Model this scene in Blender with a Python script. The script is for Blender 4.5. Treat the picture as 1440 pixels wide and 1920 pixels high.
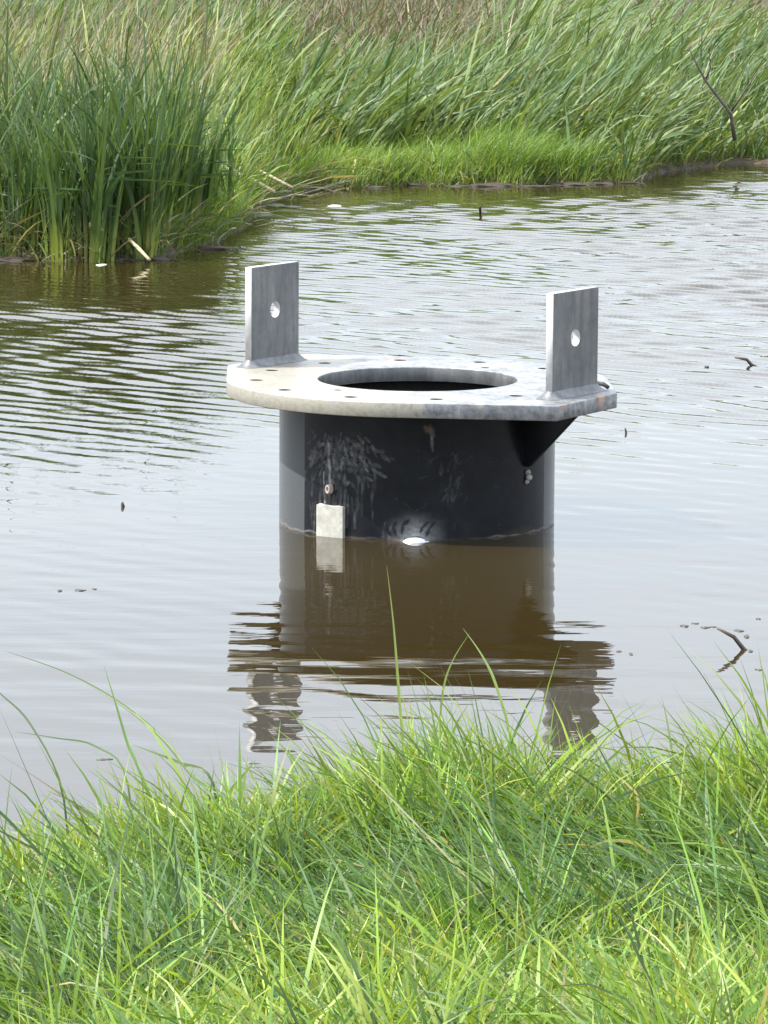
import bpy, bmesh, math, random
import numpy as np
from mathutils import Vector, Matrix, Euler

R = math.radians
rng = np.random.default_rng(11)
random.seed(11)
for o in list(bpy.data.objects):
    bpy.data.objects.remove(o, do_unlink=True)
scene = bpy.context.scene
col = scene.collection

# ------------------------------------------------------------------ camera
CAM_H, PITCH, FPX = 2.6, R(7.58), 8000.0
cam_d = bpy.data.cameras.new('camera')
cam = bpy.data.objects.new('camera', cam_d)
col.objects.link(cam)
cam.location = (0, 0, CAM_H)
cam.rotation_euler = (R(90) - PITCH, 0, 0)
cam_d.sensor_fit = 'HORIZONTAL'
cam_d.sensor_width = 36.0
cam_d.lens = FPX / 1440.0 * 36.0
cam_d.clip_start = 0.1
cam_d.clip_end = 5000
scene.camera = cam

# ------------------------------------------------------------------ light
SUN_EL = R(52)
SUN_DIR = Vector((-0.993 * math.cos(SUN_EL), -0.12 * math.cos(SUN_EL), math.sin(SUN_EL))).normalized()
world = bpy.data.worlds.new('World')
scene.world = world
world.use_nodes = True
wn = world.node_tree.nodes
wl = world.node_tree.links
for n in list(wn):
    wn.remove(n)
sky = wn.new('ShaderNodeTexSky')
sky.sky_type = 'NISHITA'
sky.sun_disc = False
sky.sun_elevation = SUN_EL
sky.sun_rotation = math.atan2(SUN_DIR.x, SUN_DIR.y)
sky.altitude = 100
sky.air_density = 1.0
sky.dust_density = 1.5
sky.ozone_density = 1.0
bg = wn.new('ShaderNodeBackground')
bg.inputs['Strength'].default_value = 0.13
wo = wn.new('ShaderNodeOutputWorld')
# thin bright summer cloud veil over the whole sky
w_tc = wn.new('ShaderNodeTexCoord')
w_map = wn.new('ShaderNodeMapping')
w_map.inputs['Scale'].default_value = (1.0, 1.0, 2.6)
w_nz = wn.new('ShaderNodeTexNoise')
w_nz.inputs['Scale'].default_value = 2.3
w_nz.inputs['Detail'].default_value = 6
w_rp = wn.new('ShaderNodeValToRGB')
w_rp.color_ramp.elements[0].position = .30
w_rp.color_ramp.elements[0].color = (.45, .45, .45, 1)
w_rp.color_ramp.elements[1].position = .62
w_rp.color_ramp.elements[1].color = (.92, .92, .92, 1)
w_mx = wn.new('ShaderNodeMix')
w_mx.data_type = 'RGBA'
CLOUD = 6.6
w_mx.inputs[7].default_value = (CLOUD * .925, CLOUD * .985, CLOUD * 1.07, 1)
wl.new(w_tc.outputs['Generated'], w_map.inputs[0])
wl.new(w_map.outputs[0], w_nz.inputs['Vector'])
wl.new(w_nz.outputs[0], w_rp.inputs[0])
wl.new(w_rp.outputs[0], w_mx.inputs[0])
wl.new(sky.outputs[0], w_mx.inputs[6])
# an overcast veil is brighter overhead than at the horizon
w_sep = wn.new('ShaderNodeSeparateXYZ')
wl.new(w_tc.outputs['Generated'], w_sep.inputs[0])
w_ma = wn.new('ShaderNodeMath'); w_ma.operation = 'MULTIPLY_ADD'; w_ma.use_clamp = False
wl.new(w_sep.outputs[2], w_ma.inputs[0]); w_ma.inputs[1].default_value = .8; w_ma.inputs[2].default_value = .93
w_cl = wn.new('ShaderNodeMix'); w_cl.data_type = 'RGBA'; w_cl.blend_type = 'MULTIPLY'
w_cl.inputs[0].default_value = 1.0
w_cl.inputs[6].default_value = (CLOUD * .925, CLOUD * .985, CLOUD * 1.07, 1)
wl.new(w_ma.outputs[0], w_cl.inputs[7])
wl.new(w_cl.outputs[2], w_mx.inputs[7])
wl.new(w_mx.outputs[2], bg.inputs[0])
wl.new(bg.outputs[0], wo.inputs[0])

sun_d = bpy.data.lights.new('sun', 'SUN')
sun_d.energy = 3.7
sun_d.angle = R(0.6)
sun_d.color = (1.0, 0.955, 0.87)
sun = bpy.data.objects.new('sun', sun_d)
col.objects.link(sun)
sun.rotation_euler = SUN_DIR.to_track_quat('Z', 'Y').to_euler()
sun.location = (-20, 20, 30)

scene.view_settings.view_transform = 'Standard'
scene.view_settings.look = 'None'
scene.view_settings.exposure = 1.1
scene.view_settings.gamma = 1.0
scene.view_settings.use_curve_mapping = False
scene.cycles.max_bounces = 8
scene.cycles.transparent_max_bounces = 8


# ------------------------------------------------------------------ helpers
def at(px, py, z=0.0):
    """point at height z seen at photograph pixel (px, py)"""
    c, s = math.cos(PITCH), math.sin(PITCH)
    u, v = (px - 720) / FPX, -(py - 960) / FPX
    d = Vector((u, c + v * s, -s + v * c))
    t = (z - CAM_H) / d.z
    return Vector((0, 0, CAM_H)) + d * t


def at_y(px, py, y):
    """point at distance y seen at photograph pixel (px, py)"""
    c, s = math.cos(PITCH), math.sin(PITCH)
    u, v = (px - 720) / FPX, -(py - 960) / FPX
    d = Vector((u, c + v * s, -s + v * c))
    return Vector((0, 0, CAM_H)) + d * (y / d.y)


def tag(o, label=None, cat=None, group=None, kind=None):
    if label: o['label'] = label
    if cat: o['category'] = cat
    if group: o['group'] = group
    if kind: o['kind'] = kind
    return o


def link(name, me, mat=None, parent=None):
    o = bpy.data.objects.new(name, me)
    col.objects.link(o)
    if mat is not None and me is not None and len(me.materials) == 0:
        me.materials.append(mat)
    if parent is not None:
        o.parent = parent
    return o


def np_mesh(name, verts, faces4, colors=None, smooth=True, tris=None):
    """verts (N,3), faces4 (M,4), tris (K,3) numpy arrays; colours per vertex (N,3|4)"""
    me = bpy.data.meshes.new(name)
    nv = len(verts)
    me.vertices.add(nv)
    me.vertices.foreach_set('co', np.ascontiguousarray(verts, dtype=np.float32).ravel())
    n4 = len(faces4) if faces4 is not None else 0
    n3 = len(tris) if tris is not None else 0
    idx, starts = [], []
    if n4:
        idx.append(faces4.astype(np.int32).ravel())
        starts.append(np.arange(n4) * 4)
    if n3:
        idx.append(tris.astype(np.int32).ravel())
        starts.append(n4 * 4 + np.arange(n3) * 3)
    idx = np.concatenate(idx)
    starts = np.concatenate(starts).astype(np.int32)
    me.loops.add(len(idx))
    me.loops.foreach_set('vertex_index', idx)
    me.polygons.add(n4 + n3)
    me.polygons.foreach_set('loop_start', starts)
    me.update(calc_edges=True)
    if smooth:
        me.polygons.foreach_set('use_smooth', np.ones(n4 + n3, dtype=bool))
    if colors is not None:
        c = np.ones((nv, 4), dtype=np.float32)
        c[:, :colors.shape[1]] = colors
        a = me.color_attributes.new('Col', 'FLOAT_COLOR', 'POINT')
        a.data.foreach_set('color', c.ravel())
    me.validate()
    return me


def bm_mesh(name, bm, smooth=False):
    bmesh.ops.recalc_face_normals(bm, faces=bm.faces)
    me = bpy.data.meshes.new(name)
    bm.to_mesh(me)
    bm.free()
    if smooth:
        me.polygons.foreach_set('use_smooth', np.ones(len(me.polygons), dtype=bool))
    return me


def tube_mesh(name, pts, radii, sides=7):
    """a bent tapered stem through pts"""
    bm = bmesh.new()
    pts = [Vector(p) for p in pts]
    rings = []
    for i, p in enumerate(pts):
        t = (pts[min(i + 1, len(pts) - 1)] - pts[max(i - 1, 0)]).normalized()
        ref = Vector((0, 0, 1)) if abs(t.z) < 0.9 else Vector((1, 0, 0))
        a = t.cross(ref).normalized()
        b = t.cross(a)
        rings.append([bm.verts.new(p + (a * math.cos(2 * math.pi * k / sides) + b * math.sin(2 * math.pi * k / sides))
                                   * radii[i] * random.uniform(.88, 1.12)) for k in range(sides)])
    for r0, r1 in zip(rings[:-1], rings[1:]):
        for k in range(sides):
            bm.faces.new((r0[k], r0[(k + 1) % sides], r1[(k + 1) % sides], r1[k]))
    bm.faces.new(rings[0][::-1])
    bm.faces.new(rings[-1])
    return bm_mesh(name, bm, True)


def smooth_noise(x, y, seed=0, n=7, scale=1.0):
    r = np.random.default_rng(seed)
    out = np.zeros_like(x, dtype=float)
    for _ in range(n):
        a = r.uniform(0, 2 * math.pi)
        k = r.uniform(.5, 2.2) * scale
        out += np.sin((x * math.cos(a) + y * math.sin(a)) * k + r.uniform(0, 6.28))
    return out / math.sqrt(n)


# ------------------------------------------------------------------ materials
def new_mat(name):
    m = bpy.data.materials.new(name)
    m.use_nodes = True
    nt = m.node_tree
    b = nt.nodes['Principled BSDF']
    return m, nt, b


def nodes_noise(nt, scale, detail=4, rough=.6, vec=None, dim='3D'):
    n = nt.nodes.new('ShaderNodeTexNoise')
    n.inputs['Scale'].default_value = scale
    n.inputs['Detail'].default_value = detail
    n.inputs['Roughness'].default_value = rough
    if vec is not None:
        nt.links.new(vec, n.inputs['Vector'])
    return n


def ramp(nt, fac, stops):
    r = nt.nodes.new('ShaderNodeValToRGB')
    e = r.color_ramp.elements
    while len(e) > 1:
        e.remove(e[-1])
    e[0].position, e[0].color = stops[0][0], (*stops[0][1], 1)
    for p, c in stops[1:]:
        k = e.new(p)
        k.color = (*c, 1)
    nt.links.new(fac, r.inputs[0])
    return r


def mix_col(nt, fac, a, b, blend='MIX'):
    m = nt.nodes.new('ShaderNodeMix')
    m.data_type = 'RGBA'
    m.blend_type = blend
    for sock, v in ((m.inputs[0], fac), (m.inputs[6], a), (m.inputs[7], b)):
        if isinstance(v, (int, float)):
            sock.default_value = v
        elif isinstance(v, tuple):
            sock.default_value = (*v, 1) if len(v) == 3 else v
        else:
            nt.links.new(v, sock)
    return m.outputs[2]


def bump(nt, bsdf, height, strength=.3, dist=.01):
    b = nt.nodes.new('ShaderNodeBump')
    b.inputs['Strength'].default_value = strength
    b.inputs['Distance'].default_value = dist
    nt.links.new(height, b.inputs['Height'])
    nt.links.new(b.outputs[0], bsdf.inputs['Normal'])


def coords(nt, out='Object'):
    return nt.nodes.new('ShaderNodeTexCoord').outputs[out]


def leaf_mat(name, rough=.42, trans=.35, spec=.5):
    """leaf coloured by its own vertex colour; lets light through"""
    m, nt, b = new_mat(name)
    a = nt.nodes.new('ShaderNodeVertexColor')
    a.layer_name = 'Col'
    nt.links.new(a.outputs[0], b.inputs['Base Color'])
    b.inputs['Roughness'].default_value = rough
    b.inputs['Specular IOR Level'].default_value = spec
    t = nt.nodes.new('ShaderNodeBsdfTranslucent')
    tc = mix_col(nt, 1.0, a.outputs[0], (1.35, 1.25, .6), 'MULTIPLY')
    nt.links.new(tc, t.inputs[0])
    mx = nt.nodes.new('ShaderNodeMixShader')
    mx.inputs[0].default_value = trans
    nt.links.new(b.outputs[0], mx.inputs[1])
    nt.links.new(t.outputs[0], mx.inputs[2])
    nt.links.new(mx.outputs[0], nt.nodes['Material Output'].inputs[0])
    return m


M = {}
M['grass'] = leaf_mat('grass_leaf', .45, .38, .4)
M['reed'] = leaf_mat('reed_leaf', .48, .32, .35)
M['dry'] = leaf_mat('dry_leaf', .7, .2, .2)

# murky pond water
m, nt, b = new_mat('pond_water')
g = nt.nodes.new('ShaderNodeNewGeometry')
nz = nodes_noise(nt, .35, 2, .5, g.outputs['Position'])
c = ramp(nt, nz.outputs[0], [(.35, (.026, .018, .0055)), (.7, (.033, .024, .009))])
nt.links.new(c.outputs[0], b.inputs['Base Color'])
b.inputs['Roughness'].default_value = .015
b.inputs['IOR'].default_value = 1.345
mp = nt.nodes.new('ShaderNodeMapping')
mp.inputs['Scale'].default_value = (2.2, 7.0, 1)
nt.links.new(g.outputs['Position'], mp.inputs[0])
n2 = nodes_noise(nt, 1.6, 2, .5, mp.outputs[0])
bump(nt, b, n2.outputs[0], .10, .010)
M['water'] = m

# bank earth
m, nt, b = new_mat('bank_earth')
g = nt.nodes.new('ShaderNodeNewGeometry')
n1 = nodes_noise(nt, 3.0, 6, .65, g.outputs['Position'])
c = ramp(nt, n1.outputs[0], [(.3, (.035, .026, .016)), (.55, (.075, .058, .034)), (.75, (.12, .10, .06))])
nt.links.new(c.outputs[0], b.inputs['Base Color'])
b.inputs['Roughness'].default_value = .85
n2 = nodes_noise(nt, 22, 5, .65, g.outputs['Position'])
bump(nt, b, n2.outputs[0], .7, .03)
M['earth'] = m


def galvanised(name, cream, dark=1.0, metal=.25):
    """weathered zinc; cream > 0 adds dried silt on the flange"""
    m, nt, b = new_mat(name)
    oc = coords(nt)
    v = nt.nodes.new('ShaderNodeTexVoronoi')
    v.inputs['Scale'].default_value = 26
    nt.links.new(oc, v.inputs['Vector'])
    n1 = nodes_noise(nt, 5, 5, .6, oc)
    n2 = nodes_noise(nt, 38, 4, .6, oc)
    c1 = ramp(nt, n1.outputs[0], [(p_, tuple(dark * q_ for q_ in c_)) for p_, c_ in ((.32, (.27, .285, .30)), (.5, (.39, .40, .41)), (.68, (.51, .515, .52)))])
    k_ = 1.0 if cream > 0 else .22
    sp = ramp(nt, n2.outputs[0], [(.36, (1 - .34 * k_,) * 3), (.5, (1 - .04 * k_,) * 3), (.66, (1 + .18 * k_,) * 3)])
    cc = mix_col(nt, 1.0, c1.outputs[0], sp.outputs[0], 'MULTIPLY')
    vs = nt.nodes.new('ShaderNodeSeparateColor')
    nt.links.new(v.outputs['Color'], vs.inputs[0])
    vr = ramp(nt, vs.outputs[0], [(0, (1 - .1 * k_,) * 3), (1, (1 + .08 * k_,) * 3)])
    cc = mix_col(nt, 1.0, cc, vr.outputs[0], 'MULTIPLY')
    mp_ = nt.nodes.new('ShaderNodeMapping')
    mp_.inputs['Scale'].default_value = (11, 11, 1.6)
    nt.links.new(oc, mp_.inputs[0])
    n5 = nodes_noise(nt, 1.6, 5, .65, mp_.outputs[0])
    st = ramp(nt, n5.outputs[0], [(.36, (.74, .75, .77)), (.52, (1.0, 1.0, 1.0)), (.68, (1.22, 1.22, 1.22))])
    cc = mix_col(nt, 1.0, cc, st.outputs[0], 'MULTIPLY')
    if cream > 0:
        sx = nt.nodes.new('ShaderNodeSeparateXYZ')
        nt.links.new(oc, sx.inputs[0])
        # silt lies on the outer left and front of the plate
        ma = nt.nodes.new('ShaderNodeMath'); ma.operation = 'MULTIPLY_ADD'
        nt.links.new(sx.outputs[0], ma.inputs[0]); ma.inputs[1].default_value = -.8; ma.inputs[2].default_value = -.03
        mb = nt.nodes.new('ShaderNodeMath'); mb.operation = 'MULTIPLY_ADD'
        nt.links.new(sx.outputs[1], mb.inputs[0]); mb.inputs[1].default_value = -.22
        nt.links.new(ma.outputs[0], mb.inputs[2])
        mc = nt.nodes.new('ShaderNodeMath'); mc.operation = 'MULTIPLY_ADD'
        n3 = nodes_noise(nt, 7, 5, .65, oc)
        nt.links.new(n3.outputs[0], mc.inputs[0]); mc.inputs[1].default_value = 1.6
        nt.links.new(mb.outputs[0], mc.inputs[2])
        f = ramp(nt, mc.outputs[0], [(.85, (0, 0, 0)), (1.25, (1, 1, 1))])
        silt = ramp(nt, n2.outputs[0], [(.3, (.25, .23, .185)), (.55, (.34, .325, .275)), (.8, (.23, .20, .15))])
        cc = mix_col(nt, f.outputs[0], cc, silt.outputs[0])
        # a little rust
        n4 = nodes_noise(nt, 4.2, 4, .6, oc)
        fr = ramp(nt, n4.outputs[0], [(.62, (0, 0, 0)), (.72, (.8, .8, .8))])
        cc = mix_col(nt, fr.outputs[0], cc, (.46, .26, .13))
    nt.links.new(cc, b.inputs['Base Color'])
    b.inputs['Metallic'].default_value = metal
    rr = ramp(nt, n1.outputs[0], [(.3, (.38, .38, .38)), (.7, (.55, .55, .55))])
    nt.links.new(rr.outputs[0], b.inputs['Roughness'])
    bump(nt, b, n2.outputs[0], .25, .003)
    return m


M['plate'] = galvanised('galvanised_plate', 1, .62)
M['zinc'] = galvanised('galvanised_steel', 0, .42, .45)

# black bituminous paint; vertex colour: R scrapes and painted glow, G rust, B painted grey reflection
m, nt, b = new_mat('black_paint')
a = nt.nodes.new('ShaderNodeVertexColor'); a.layer_name = 'Col'
sp = nt.nodes.new('ShaderNodeSeparateColor')
nt.links.new(a.outputs[0], sp.inputs[0])
oc = coords(nt)
n1 = nodes_noise(nt, 9, 6, .65, oc)
c = ramp(nt, n1.outputs[0], [(.3, (.006, .007, .0095)), (.6, (.012, .0135, .0165)), (.8, (.026, .028, .031))])
n2 = nodes_noise(nt, 60, 4, .6, oc)
scr = ramp(nt, n2.outputs[0], [(.3, (.16, .165, .165)), (.7, (.36, .365, .36))])
cc = mix_col(nt, sp.outputs[2], c.outputs[0], (.085, .092, .096))
cc = mix_col(nt, sp.outputs[0], cc, scr.outputs[0])
cc = mix_col(nt, sp.outputs[1], cc, (.22, .14, .075))
nt.links.new(cc, b.inputs['Base Color'])
rr = ramp(nt, sp.outputs[0], [(0, (.26, .26, .26)), (.5, (.6, .6, .6))])
nt.links.new(rr.outputs[0], b.inputs['Roughness'])
bump(nt, b, n1.outputs[0], .12, .004)
b.inputs['Specular IOR Level'].default_value = .18
M['paint'] = m


def simple_mat(name, c0, c1, scale=20, rough=.7, bmp=.3, metal=0.0):
    m, nt, b = new_mat(name)
    oc = coords(nt)
    n1 = nodes_noise(nt, scale, 5, .65, oc)
    c = ramp(nt, n1.outputs[0], [(.3, c0), (.7, c1)])
    nt.links.new(c.outputs[0], b.inputs['Base Color'])
    b.inputs['Roughness'].default_value = rough
    b.inputs['Metallic'].default_value = metal
    bump(nt, b, n1.outputs[0], bmp, .004)
    return m


M['pale_plate'] = simple_mat('pale_scuffed_paint', (.30, .29, .25), (.52, .51, .46), 22, .6)
M['mineral'] = simple_mat('mineral_crust', (.20, .19, .16), (.42, .40, .35), 40, .8)
M['glint_steel'] = simple_mat('bright_glint_steel', (.78, .79, .81), (.92, .92, .93), 18, .30, .5, .9)
M['black_rubber'] = simple_mat('black_rubber', (.012, .012, .012), (.03, .03, .03), 30, .6)
M['pinkish'] = simple_mat('pinkish_plastic', (.34, .25, .21), (.52, .44, .39), 40, .6)
M['sunlit_edge'] = simple_mat('sunlit_steel_edge', (.40, .41, .42), (.52, .525, .53), 30, .5, .2, .1)
M['dark_bore'] = simple_mat('dark_shaded_bore', (.012, .010, .009), (.035, .026, .02), 30, .8)
M['twig'] = simple_mat('wet_dark_wood', (.025, .018, .014), (.07, .05, .04), 25, .5)
M['bark'] = simple_mat('grey_dead_bark', (.10, .088, .075), (.24, .21, .18), 14, .85)
M['mud'] = simple_mat('wet_mud', (.020, .015, .010), (.060, .046, .030), 9, .75, .9)
M['straw'] = simple_mat('pale_dead_reed', (.36, .29, .17), (.56, .49, .33), 30, .7)
M['leaf_scrap'] = simple_mat('sodden_leaf', (.022, .018, .013), (.06, .05, .035), 20, .5)
M['reed_mat'] = simple_mat('sodden_green_leaves', (.03, .045, .015), (.09, .12, .04), 12, .6, .8)
M['foam'] = simple_mat('pale_floating_scrap', (.55, .54, .46), (.75, .74, .66), 20, .7)


# ------------------------------------------------------------------ terrain
NEAR_X = [-30, -4, -1.6, -1.2, -.9, -.6, -.3, 0, .6, 1.2, 4, 30]
NEAR_Y = [9.2, 9.6, 10.5, 10.72, 10.95, 11.50, 11.95, 12.15, 12.2, 12.25, 12.5, 13.0]
FAR_X = [-60, -1.95, -1.55, -1.32, -1.2, -.8, 0, 1.5, 2.7, 3.2, 4.2, 60]
FAR_Y = [34.6, 35.4, 36.8, 39.0, 43.0, 45.6, 46.3, 46.5, 46.8, 49.2, 51.0, 54.0]


def near_edge(x):
    return np.interp(x, NEAR_X, NEAR_Y) + .05 * np.sin(x * 5.1) + .03 * np.sin(x * 11.3 + 1)


def far_edge(x):
    return np.interp(x, FAR_X, FAR_Y) + .10 * np.sin(x * 3.3 + .4) + .07 * np.sin(x * 7.9)


def ground_z(x, y):
    x = np.asarray(x, float); y = np.asarray(y, float)
    u = near_edge(x) - y
    zn = np.interp(u, [-3, -.6, 0, .12, .45, .9, 1.7, 2.6, 3.6, 5.0, 10, 40, 400],
                   [-.7, -.3, -.01, .04, .08, .11, .09, .17, .32, .50, 1.0, 1.15, 1.3])
    v = y - far_edge(x)
    zf = np.interp(v, [-3, -.6, 0, .12, 1.0, 4.0, 14, 30, 120, 2000],
                   [-.7, -.2, -.01, .07, .13, .30, 1.0, 1.55, 1.8, 2.2])
    z = np.where(u > v, zn, zf)
    n = smooth_noise(x, y, 3, 8, 2.5) * .02 + smooth_noise(x, y, 5, 6, .5) * .05
    amp = np.clip(np.maximum(u, v) / 1.5, 0, 1)
    return z + n * amp


def axis_pts(*segs):
    out = []
    for a, b_, s in segs:
        out.append(np.arange(a, b_, s))
    return np.concatenate(out)


def grid_mesh(name, xs, ys, zfun):
    X, Y = np.meshgrid(xs, ys)
    Z = zfun(X, Y)
    V = np.stack([X, Y, Z], -1).reshape(-1, 3)
    ny, nx = X.shape
    i = np.arange(ny - 1)[:, None] * nx + np.arange(nx - 1)[None, :]
    F = np.stack([i, i + 1, i + nx + 1, i + nx], -1).reshape(-1, 4)
    return np_mesh(name, V, F)


gx = axis_pts((-1500, -200, 130), (-200, -40, 16), (-40, -9, 2), (-9, 9, .16), (9, 40, 2), (40, 200, 16), (200, 1501, 130))
gy = axis_pts((-1000, -100, 150), (-100, 4, 8), (4, 14.5, .12), (14.5, 33, 1.5), (33, 58, .16), (58, 90, 1), (90, 400, 20), (400, 3001, 200))
ground = link('ground', grid_mesh('ground', gx, gy, ground_z), M['earth'])
tag(ground, kind='structure')


# ------------------------------------------------------------------ water
def wave_field():
    r = np.random.default_rng(5)
    comps = []
    # wind ripples, running obliquely over the pond (strong far out)
    for _ in range(22):
        lam = r.uniform(.15, .30)
        ang = R(42) + r.normal(0, R(11))
        comps.append(('far', lam, ang, r.uniform(0, 6.28), r.uniform(.5, 1)))
    for _ in range(16):
        lam = r.uniform(.22, .55)
        ang = R(84) + r.normal(0, R(9))
        comps.append(('near', lam, ang, r.uniform(0, 6.28), r.uniform(.5, 1)))
    for _ in range(6):
        lam = r.uniform(.9, 1.8)
        ang = R(75) + r.normal(0, R(20))
        comps.append(('near', lam, ang, r.uniform(0, 6.28), r.uniform(.5, 1)))
    return comps


WAVES = wave_field()


def water_z(X, Y):
    patch = smooth_noise(X * 1.0, Y * .45, 21, 7, .8)
    # wind reaches the open water; the lee by the near bank lies still
    open_w = np.clip((Y - 20.0) / 10, 0, 1)
    left_w = np.exp(-((X + 1.9) / 1.3) ** 2 - ((Y - 25.5) / 4.0) ** 2)
    far_amp = (.006 + .072 * open_w + .012 * left_w) * np.clip(1 + .3 * patch, .65, 1.6)
    shore = np.clip((far_edge(X) - Y) / 2.6, .10, 1)
    clump = 1 - .75 * np.exp(-((X + 2.4) / 1.0) ** 2 - ((Y - 33.8) / 2.0) ** 2)
    far_amp = far_amp * shore * clump
    lee = 1 - .55 * np.exp(-((X - .15) / .75) ** 2 - ((Y - 18.0) / 1.35) ** 2)
    near_amp = (.0032 + .0035 * np.exp(-((X - .0) / 1.2) ** 2 - ((Y - 15.2) / 1.1) ** 2)) * lee * np.clip(1 + .5 * patch, .3, 1.8)
    far_amp = far_amp * (1 - .8 * np.exp(-((X - .15) / .9) ** 2 - ((Y - 17.2) / 2.4) ** 2))
    Z = np.zeros_like(X)
    nf = math.sqrt(22 / 2 * .6)
    for kind, lam, ang, ph, w in WAVES:
        k = 2 * math.pi / lam
        s = np.sin((X * math.cos(ang) + Y * math.sin(ang)) * k + ph)
        Z += (far_amp if kind == 'far' else near_amp) * (w / nf / k) * 1.5 * s
    edge = np.clip((5.95 - np.abs(X)) / .6, 0, 1) * np.clip((Y - 9.5) / 1, 0, 1)
    return Z * edge


wx = axis_pts((-200, -20, 30), (-20, -6.2, 3), (-6.0, 6.01, .035), (8, 20, 3), (20, 201, 30))
wy = axis_pts((7.0, 10.4, .6), (10.4, 22, .030), (22, 44, .030), (44, 55, .045), (55, 60, 1.5))
water = link('water', grid_mesh('water', wx, wy, water_z), M['water'])
tag(water, kind='structure')

# ------------------------------------------------------------------ steel caisson
S = 1.04                                   # metres per drawing unit
BASE = at(781, 978, 0)
root = bpy.data.objects.new('steel_caisson', None)
col.objects.link(root)
root.location = (BASE.x, BASE.y, 0)
root.rotation_euler = (R(1.15), R(0.35), 0)
tag(root, 'black steel cylinder with pale galvanised flange and two upright lifting lugs standing in the pond', 'steel caisson')

ax_a = R(-39.0)                            # direction of the lug axis
AX = Vector((math.cos(ax_a), math.sin(ax_a), 0))
PL = Vector((-math.sin(ax_a), math.cos(ax_a), 0))
R_CYL, R_HOLE, R_FL, R_BOLT = .60 * S, .434 * S, .83 * S, .70 * S
Z_TOP, T_FL = .628 * S, .064 * S
LUG_T, LUG_W, LUG_H = .035 * S, .365 * S, .445 * S
PLATE_A = R(-34.0)                        # the lugs stand slightly askew of that axis
NRM = Vector((math.cos(PLATE_A), math.sin(PLATE_A), 0))
PLT = Vector((-math.sin(PLATE_A), math.cos(PLATE_A), 0))
LUG_C = Vector((.646, -.530, 0)) * S


def curve_plate(name, loops, thick, bev):
    """flat plate cut from 2D loops (inner loops become holes)"""
    cu = bpy.data.curves.new(name, 'CURVE')
    cu.dimensions = '2D'
    cu.fill_mode = 'BOTH'
    cu.extrude = thick / 2 - bev
    cu.bevel_depth = bev
    cu.bevel_resolution = 1
    cu.offset = -bev
    for lp in loops:
        s = cu.splines.new('POLY')
        s.points.add(len(lp) - 1)
        for p, q in zip(s.points, lp):
            p.co = (q[0], q[1], 0, 1)
        s.use_cyclic_u = True
    tmp = bpy.data.objects.new(name, cu)
    col.objects.link(tmp)
    dg = bpy.context.evaluated_depsgraph_get()
    me = bpy.data.meshes.new_from_object(tmp.evaluated_get(dg))
    bpy.data.objects.remove(tmp, do_unlink=True)
    me.name = name
    me.materials.clear()
    return me


def circle(cx, cy, r, n):
    return [(cx + r * math.cos(2 * math.pi * k / n), cy + r * math.sin(2 * math.pi * k / n)) for k in range(n)]


# outline of the flange: disc with two straight-edged tabs along the lug axis
tabs = [(k_ * qx * S, k_ * qy * S) for k_ in (1, -1) for qx, qy in ((.572, -.905), (.842, -.455))]
# convex outline of the disc and the tab corners
pts_hull = circle(0, 0, R_FL, 180) + tabs


def hull(points):
    pts = sorted(set(points))
    def half(ps):
        h = []
        for p in ps:
            while len(h) >= 2 and (h[-1][0] - h[-2][0]) * (p[1] - h[-2][1]) - (h[-1][1] - h[-2][1]) * (p[0] - h[-2][0]) <= 0:
                h.pop()
            h.append(p)
        return h[:-1]
    return half(pts) + half(pts[::-1])


loops = [hull(pts_hull), circle(0, 0, R_HOLE, 128)]
for k in range(12):
    a = R(6 + 30 * k)
    loops.append(circle(R_BOLT * math.cos(a), R_BOLT * math.sin(a), .028 * S, 20))
for a in (R(-130), R(55)):
    loops.append(circle(.53 * S * math.cos(a), .53 * S * math.sin(a), .019 * S, 16))
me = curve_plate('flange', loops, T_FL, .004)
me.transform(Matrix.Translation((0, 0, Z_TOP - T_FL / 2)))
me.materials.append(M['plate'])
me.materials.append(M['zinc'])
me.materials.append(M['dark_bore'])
for p in me.polygons:                      # shade inside the bores painted in as darker materials
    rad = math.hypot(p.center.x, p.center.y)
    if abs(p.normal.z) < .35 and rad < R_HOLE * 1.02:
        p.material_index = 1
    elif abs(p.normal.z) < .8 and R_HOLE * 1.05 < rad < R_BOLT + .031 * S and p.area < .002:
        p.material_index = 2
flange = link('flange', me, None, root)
tag(flange, 'pale galvanised flange plate stained with dried silt')

# black cylinder with painted reflections, glow and hand-laid wear
NPH, NZ = 620, 190
zs = np.concatenate([np.linspace(-.7, -.02, 8), np.linspace(-.01, Z_TOP - T_FL, NZ - 8)])
ph = np.linspace(0, 2 * math.pi, NPH, endpoint=False)
PH, ZZ = np.meshgrid(ph, zs)
X = R_CYL * np.sin(PH); Y = -R_CYL * np.cos(PH)
SARC = np.where(PH > math.pi, PH - 2 * math.pi, PH) * R_CYL
wear_glow = np.zeros_like(X); rust = np.zeros_like(X); refl_strip = np.zeros_like(X)


def px_arc(px, py):
    x = (px - 781) / 425.0
    x = max(-R_CYL * .999, min(R_CYL * .999, x))
    wl = 978 + 36 * math.sqrt(max(0, 1 - (x / R_CYL) ** 2))
    return R_CYL * math.asin(x / R_CYL), (wl - py) / 421.0


def stroke(arr, p, q, w, amt):
    p = np.array(p); q = np.array(q)
    d = q - p
    L2 = max(1e-9, float(d @ d))
    t = np.clip(((SARC - p[0]) * d[0] + (ZZ - p[1]) * d[1]) / L2, 0, 1)
    dist = np.hypot(SARC - p[0] - t * d[0], ZZ - p[1] - t * d[1])
    ww = w * (.55 + .45 * np.sin(np.pi * np.clip(t, .05, .95)))
    np.maximum(arr, amt * np.clip(1.3 - dist / ww, 0, 1), out=arr)


r2 = random.Random(4)
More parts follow.
